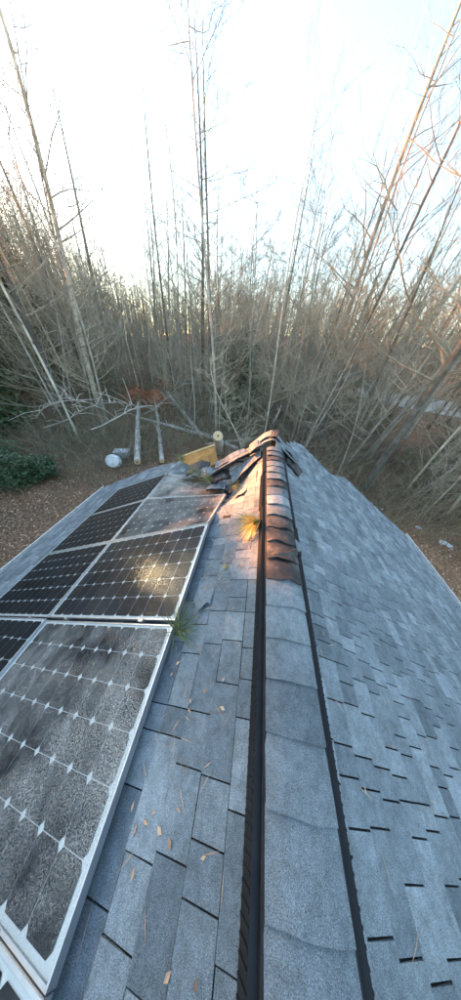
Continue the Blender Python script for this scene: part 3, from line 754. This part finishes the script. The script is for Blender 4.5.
def scatter(kind, n, dmin, dmax, sep, label, group, sc=(.85, 1.2), azr=(-58, 62), leanmax=.08, name='bare_tree'):
    c = 0; tries = 0
    while c < n and tries < n*60:
        tries += 1
        a = radians(U(*azr)); d = sqrt(U(dmin**2, dmax**2)) if kind == 'tall' else U(dmin, dmax)
        x, y = d*sin(a), d*cos(a)
        if not free(x, y, sep) or not az_ok(x, y): continue
        placed.append((x, y)); c += 1
        sec = math.degrees(a); k_ = 0 if sec < -38 else 1 if sec < -14 else 2 if sec < 8 else 3 if sec < 32 else 4
        wh = ('at the left edge', 'behind the fallen trunks', 'behind the ridge end', 'behind the right roof slope', 'at the right edge')[k_]
        dp = 'front' if d < 32 else 'back'
        tree(kind, x, y, label % (dp, wh), group+', '+dp+', '+wh, U(*sc), None, None, (U(0, 6.28), U(0, leanmax)), U(.8, 1.3), name)
scatter('tall', 66, 20, 62, 1.6, 'tall bare grey tree of the %s wood %s', 'tall bare trees of the wood', leanmax=.06)
scatter('pole', 165, 16, 55, .8, 'slender bare pole tree of the %s wood %s', 'slender bare trees of the wood', leanmax=.12, name='pole_tree')
scatter('sap', 80, 13, 45, .5, 'thin bare sapling of the %s wood %s', 'thin saplings of the wood', leanmax=.3, name='sapling')
# far wood: trunks merging into one mass
mb = MB()
for k in range(3700):
    a = radians(U(-62, 66)); d = U(52, 175); x, y = d*sin(a), d*cos(a)
    if k >= 2900: x, y = -U(46, 100), U(37, 98)      # trees on the sun-blocking rise added at left
    if not az_ok(x, y): continue
    H = U(9, 19); r = U(.05, .17); z = gz(x, y)-.2; lx, ly = U(-.08, .08)*H, U(-.08, .08)*H
    P = [Vector((x, y, z)), Vector((x+lx*.4+U(-.2, .2), y+ly*.4, z+H*.5)), Vector((x+lx, y+ly, z+H))]
    mb.tube(P, [r, r*.65, .02], 4, False)
    for q in range(16):
        t = U(.12, 1); b = P[0].lerp(P[2], t); an = U(0, 6.28); L = H*U(.06, .2)
        e = b+Vector((cos(an)*L*.7, sin(an)*L*.7, L*U(.1, .9)))
        mb.tube([b, b.lerp(e, .5)+Vector((0, 0, U(-.2, .3))), e], [r*.25, r*.18, .012], 3, False)
        for w_ in range(2):
            m_ = b.lerp(e, U(.3, .9)); e2 = m_+Vector((U(-1, 1), U(-1, 1), U(-.2, 1)))*L*.45
            mb.tube([m_, e2], [r*.12+.01, .01], 3, False)
tag(mb.build('far_wood', M_TWIG), 'far bare woodland merging into a grey mass behind the trees', 'woodland', kind='stuff')

# undergrowth
def brush(n, xr, yr, hr, mat, name, label, test=None, dens=None):
    m = MB(); c = 0
    while c < n:
        x, y = U(*xr), U(*yr)
        if -5.6 < x < 5.6 and y < 6.5: c += 1; continue
        if test and not test(x, y): c += .2; continue
        c += 1
        z = gz(x, y)-.05; H = U(*hr); an = U(0, 6.28); ln = U(.1, 1.0)**2*2.2
        d = Vector((cos(an)*ln, sin(an)*ln, 1)).normalized(); p = Vector((x, y, z)); P = [p]
        for q in range(3):
            d = (d+Vector((U(-.3, .3), U(-.3, .3), U(-.3, .15)))).normalized(); P.append(P[-1]+d*H/3)
        r = U(.006, .018); m.tube(P, [r, r*.8, r*.6, r*.3], 3, False)
        for q in range(5):
            t = U(.3, 3); k = min(2, int(t)); b = P[k].lerp(P[k+1], t-k); e = (d+Vector((U(-1, 1), U(-1, 1), U(-.5, .8)))).normalized()*H*U(.15, .4)
            m.tube([b, b+e*.5+Vector((0, 0, U(-.05, .08))), b+e], [r*.6, r*.45, r*.25], 3, False)
    return tag(m.build(name, mat), label, 'undergrowth', kind='stuff')
def t_main(x, y):
    if not az_ok(x, y) and hypot(x, y) > 11: return False
    d = hypot(x, y); a = math.degrees(atan2(x, y))
    if not -60 < a < 66: return False
    if x < -3 and d < 13.5: return False
    if x > 5 and d < 12.5: return False
    if 31 < a < 41 and d > 17: return False
    if (21.6 < a < 24.4 or 18.6 < a < 20.8) and d > 20: return False
    return d < 48
brush(20000, (-42, 42), (6, 48), (.8, 3.4), M_BRUSH, 'brush_thicket', 'tangled dry grey brush filling the wood floor', t_main)
brush(2600, (1, 15), (16, 31), (.8, 2.6), M_RBRUSH, 'reddish_thicket', 'reddish brown thicket right behind the ridge end')
brush(900, (7.5, 18), (8.5, 18), (.6, 2.2), M_BRUSH, 'brush_fringe', 'dry stalks fringing the yard right of the roof')

brush(1500, (-22, -7.5), (7.5, 17), (.4, 1.5), M_BRUSH, 'brush_verge', 'low dry stalks and twigs around the drum and fallen trunks', lambda x, y: hypot(x, y) > 11.3)
# pale dead branches lying at the left
for k, (x, y, a, L, lb) in enumerate(((-19, 13.5, -.5, 5.5, 'pale dead branch arching over the brush at the left edge'), (-16.5, 12.2, .1, 5, 'pale dead branch lying above the green shrub'),
                                  (-13.5, 13.3, .35, 4, 'pale crooked branch between the shrub and the fallen trunks'), (-20, 16.5, -.2, 6, 'long pale branch further back at the left edge'),
                                  (-12.3, 19.5, .9, 5, 'pale forked branch beside the far root plates'))):
    o = empty('dead_branch', (x, y, gz(x, y))); tag(o, lb, 'branch')
    d = Vector((cos(a), sin(a), .1)); P = [Vector((0, 0, 1.1))]
    for q in range(7): d = (d+Vector((U(-.2, .2), U(-.25, .25), .20-.075*q))).normalized(); P.append(P[-1]+d*L*1.5/7)
    m = MB(); m.tube(P, [.06-.0065*q for q in range(8)], 6); m.build('limb', M_PALE, o, True)
    m = MB()
    for q in range(16):
        t = U(1, 6.9); i = int(t); b = P[i].lerp(P[i+1], t-i); e = Vector((U(-1, 1), U(-1, 1), U(-.2, .9))).normalized()*U(.6, 2.4)
        m.tube([b, b+e*.5+Vector((0, 0, .15)), b+e], [.018, .013, .006], 4, False)
    tag(m.build('twigs', M_PALE, o), kind='stuff')

# evergreens
def leafmass(R, cx, cy, cz, rx, ry, rz, clumps, per, ls, m, lo=-1):
    for k in range(clumps):
        while True:
            p = Vector((R.uniform(-1, 1), R.uniform(-1, 1), R.uniform(lo, 1)))
            if p.length < 1: break
        p = p.normalized()*(p.length**.5)*R.uniform(.75, 1.1)
        c = Vector((cx+p.x*rx, cy+p.y*ry, cz+p.z*rz)); cs = R.uniform(.14, .34)*min(rx, rz, 1.5)
        for q in range(per):
            b = c+Vector((R.gauss(0, cs), R.gauss(0, cs), R.gauss(0, cs*.7))); a = R.uniform(0, 6.28)
            d = Vector((cos(a), sin(a), R.uniform(-.6, .4)))*ls*R.uniform(.6, 1.2); e = Vector((-sin(a), cos(a), R.uniform(-.5, .5)))*ls*.42
            m.quad(b-d, b+e, b+d, b-e)
def evergreen(name, x, y, H, lobes, mat, label, cat, ls=.08, seed=1, clumps=60, per=60, group=None):
    R = random.Random(seed); o = empty(name, (x, y, gz(x, y)-.05)); tag(o, label, cat, group)
    t = MB(); P = [Vector((R.uniform(-.05, .05)*k, R.uniform(-.05, .05)*k, H*.95*k/6)) for k in range(7)]
    t.tube(P, [max(.012, .03+.008*H-.014*k) for k in range(7)], 6)
    for k in range(14):
        b = P[R.randrange(1, 6)]; a = R.uniform(0, 6.28); e = Vector((cos(a), sin(a), .5))*H*.18
        t.tube([b, b+e*.5, b+e+Vector((0, 0, .1))], [.02, .014, .006], 4, False)
    t.build('trunk', M_BARK, o, True)
    m = MB()
    for (cx, cy, cz, rx, ry, rz) in lobes: leafmass(R, cx, cy, cz, rx, ry, rz, clumps, per, ls, m)
    m.build('crown', mat, o); return o
evergreen('evergreen_shrub', -13.6, 6.9, 1.9, [(0, 0, 1.0, 1.5, 1.3, .95), (-1.6, -.6, .8, 1.3, 1.2, .8), (.9, .9, .7, .9, .9, .6)], M_EVER, 'dark green bushy shrub at the left edge of the yard', 'shrub', .09, 1, 55, 60)
evergreen('evergreen_shrub', -16.5, 8.2, 1.9, [(0, 0, 1.0, 1.5, 1.3, .9)], M_EVER, 'dark green shrub behind the bushy one at the far left', 'shrub', .09, 11, 50, 50)
evergreen('evergreen_tree', -2.6, 20.5, 7.6, [(0, 0, 6.6, 1.4, 1.4, 1.9), (.6, .3, 4.2, 1.9, 1.7, 1.9), (-.5, 0, 2.2, 1.8, 1.8, 1.6)], M_EVER, 'small dark green broadleaf tree in the wood centre above the sawn log', 'tree', .13, 2, 60, 40)
evergreen('evergreen_tree', 12.0, 29.5, 6.5, [(0, 0, 4.2, 1.8, 1.6, 1.9), (1.2, 0, 2.2, 2.2, 1.8, 1.5), (-1.2, .4, 1.6, 1.5, 1.5, 1.2)], M_EVER, 'dark green understorey tree behind the stout pale trunk', 'tree', .13, 3, 50, 40)
evergreen('evergreen_tree', -30, 26, 6.5, [(0, 0, 4.4, 2.6, 2.2, 1.9), (2.0, .5, 3.0, 2.0, 2.0, 1.5), (-2, 0, 2.6, 2, 2, 1.8)], M_OLIVE, 'olive green tree deep in the wood at the left', 'tree', .13, 4, 36, 34)
evergreen('evergreen_tree', -22, 27, 5.5, [(0, 0, 3.6, 2.0, 1.8, 1.6), (1.0, .5, 2.0, 1.8, 1.8, 1.4)], M_OLIVE, 'smaller olive green tree right of the larger olive one', 'tree', .13, 5, 30, 34)
for q_, (x, y, H, lb) in enumerate(((-27, 18.5, 9.5, 'tall olive green tree nearest the left edge'), (-33, 21, 11, 'tall olive green tree behind the nearest one at the left edge'), (-36, 27, 10.5, 'olive green tree in the back of the left wood'),
                                   (-27, 23, 12, 'rounded olive green tree between the taller olive trees'), (-24.5, 22.2, 14, 'tallest olive green tree at the left edge of the wood'), (-41, 34, 11, 'farthest olive green tree in the left wood'))):
    evergreen('evergreen_tree', x, y, H, [(U(-.4, .4), 0, H*(.24+.2*k), 2.6-.5*k, 2.4-.5*k, H*.13) for k in range(4)], M_OLIVE, lb, 'tree', .18, 60+q_, 50, 40)
evergreen('evergreen_shrub', 13.5, 17.5, 2.6, [(0, 0, 1.6, 1.3, 1.2, 1.0), (1.0, .5, 1.2, 1.0, 1.0, .9)], M_OLIVE, 'olive shrub at the foot of the right trunks', 'shrub', .07, 6, 30, 30)
# unseen cedars added to screen the low sun; their lower gap lights the ridge
CED = [(-22+U(-.7, .7), -13+2.5*k, U(12.5, 14.5)) for k in range(9)]+[(-22.2, 7.35, 12.0), (-22.0, 9.0, 8.55), (-22.3, 10.6, 8.7), (-21.8, 13.0, 12.5), (-24.5, 14.0, 13)]
CLB = ['cedar number %s from the near end of the dark row on the sunset side' % w for w in 'one two three four five six seven eight nine'.split()]
CLB += ['tall cedar squeezed against the near side of the gap', 'low cedar in the gap of the dark row', 'slightly taller low cedar in the gap of the dark row', 'tall cedar closing the far side of the gap', 'last cedar at the far end of the dark row']
for i, ((x, y, H), lb) in enumerate(zip(CED, CLB)):
    lob = [(0, 0, H*(.10+.19*k), 2.2-.36*k, 2.2-.36*k, H*.135) for k in range(5)]
    evergreen('cedar_tree', x, y, H, lob, M_EVER, lb, 'tree', .27, 30+i, 70, 44)

# ------------------------------------------------------------------ far things beyond the wood
def far_house():
    x, y = 21.9, 61; z = gz(x, y)
    o = empty('far_house', (x, y, z)); o.rotation_euler = (0, 0, -.3); o.scale = (.6, .6, .6); tag(o, 'pale blue far house showing through the trees at right', 'house')
    m = MB(); m.box(-5, 5, -3.5, 3.5, 0, 3.2); m.build('wall', simple('pale_blue_siding', (.42, .52, .56), .7, .1, 2), o)
    m = MB(); m.hexa([(-5.4, -4, 3.2), (5.4, -4, 3.2), (5.4, 4, 3.2), (-5.4, 4, 3.2), (-5.4, -.05, 5.2), (5.4, -.05, 5.2), (5.4, .05, 5.2), (-5.4, .05, 5.2)]); m.build('roof', M_FELT, o)
    for wx in (-3.2, 0, 3.2):
        m = MB(); m.box(wx-.6, wx+.6, -3.56, -3.503, 1, 2.3); wn = m.build('window', M_WHITE, o)
        m = MB(); m.box(wx-.5, wx+.5, -3.575, -3.562, 1.1, 2.2); m.build('pane', M_BLACK, wn)
far_house()
def far_car():
    x, y = 24.5, 57; z = gz(x, y)
    o = empty('parked_car', (x, y, z)); o.rotation_euler = (0, 0, .5); tag(o, 'white car parked far off, glimpsed between the right trunks', 'car')
    m = MB(); m.hexa([(-2.1, -.85, .35), (2.1, -.85, .35), (2.1, .85, .35), (-2.1, .85, .35), (-2.05, -.82, .95), (2.05, -.82, .95), (2.05, .82, .95), (-2.05, .82, .95)])
    m.hexa([(-1.5, -.78, .95), (1.2, -.78, .95), (1.2, .78, .95), (-1.5, .78, .95), (-1.0, -.62, 1.5), (.6, -.62, 1.5), (.6, .62, 1.5), (-1.0, .62, 1.5)]); m.build('body', M_WHITE, o)
    for s in (-1, 1):
        m = MB(); m.hexa([(-1.25, s*.77, 1.0), (.95, s*.77, 1.0), (.95, s*.79, 1.0), (-1.25, s*.79, 1.0), (-.9, s*.65, 1.42), (.55, s*.65, 1.42), (.55, s*.67, 1.42), (-.9, s*.67, 1.42)]); m.build('window', M_BLACK, o)
        for wx in (-1.3, 1.3):
            m = MB(); m.tube([(wx, s*.72, .34), (wx, s*.9, .34)], [.34, .34], 14); wl_ = m.build('wheel', M_BLACK, o)
            m = MB(); m.tube([(wx, s*.9, .34), (wx, s*.915, .34)], [.2, .18], 10); m.build('rim', M_FRAME, wl_)
far_car()
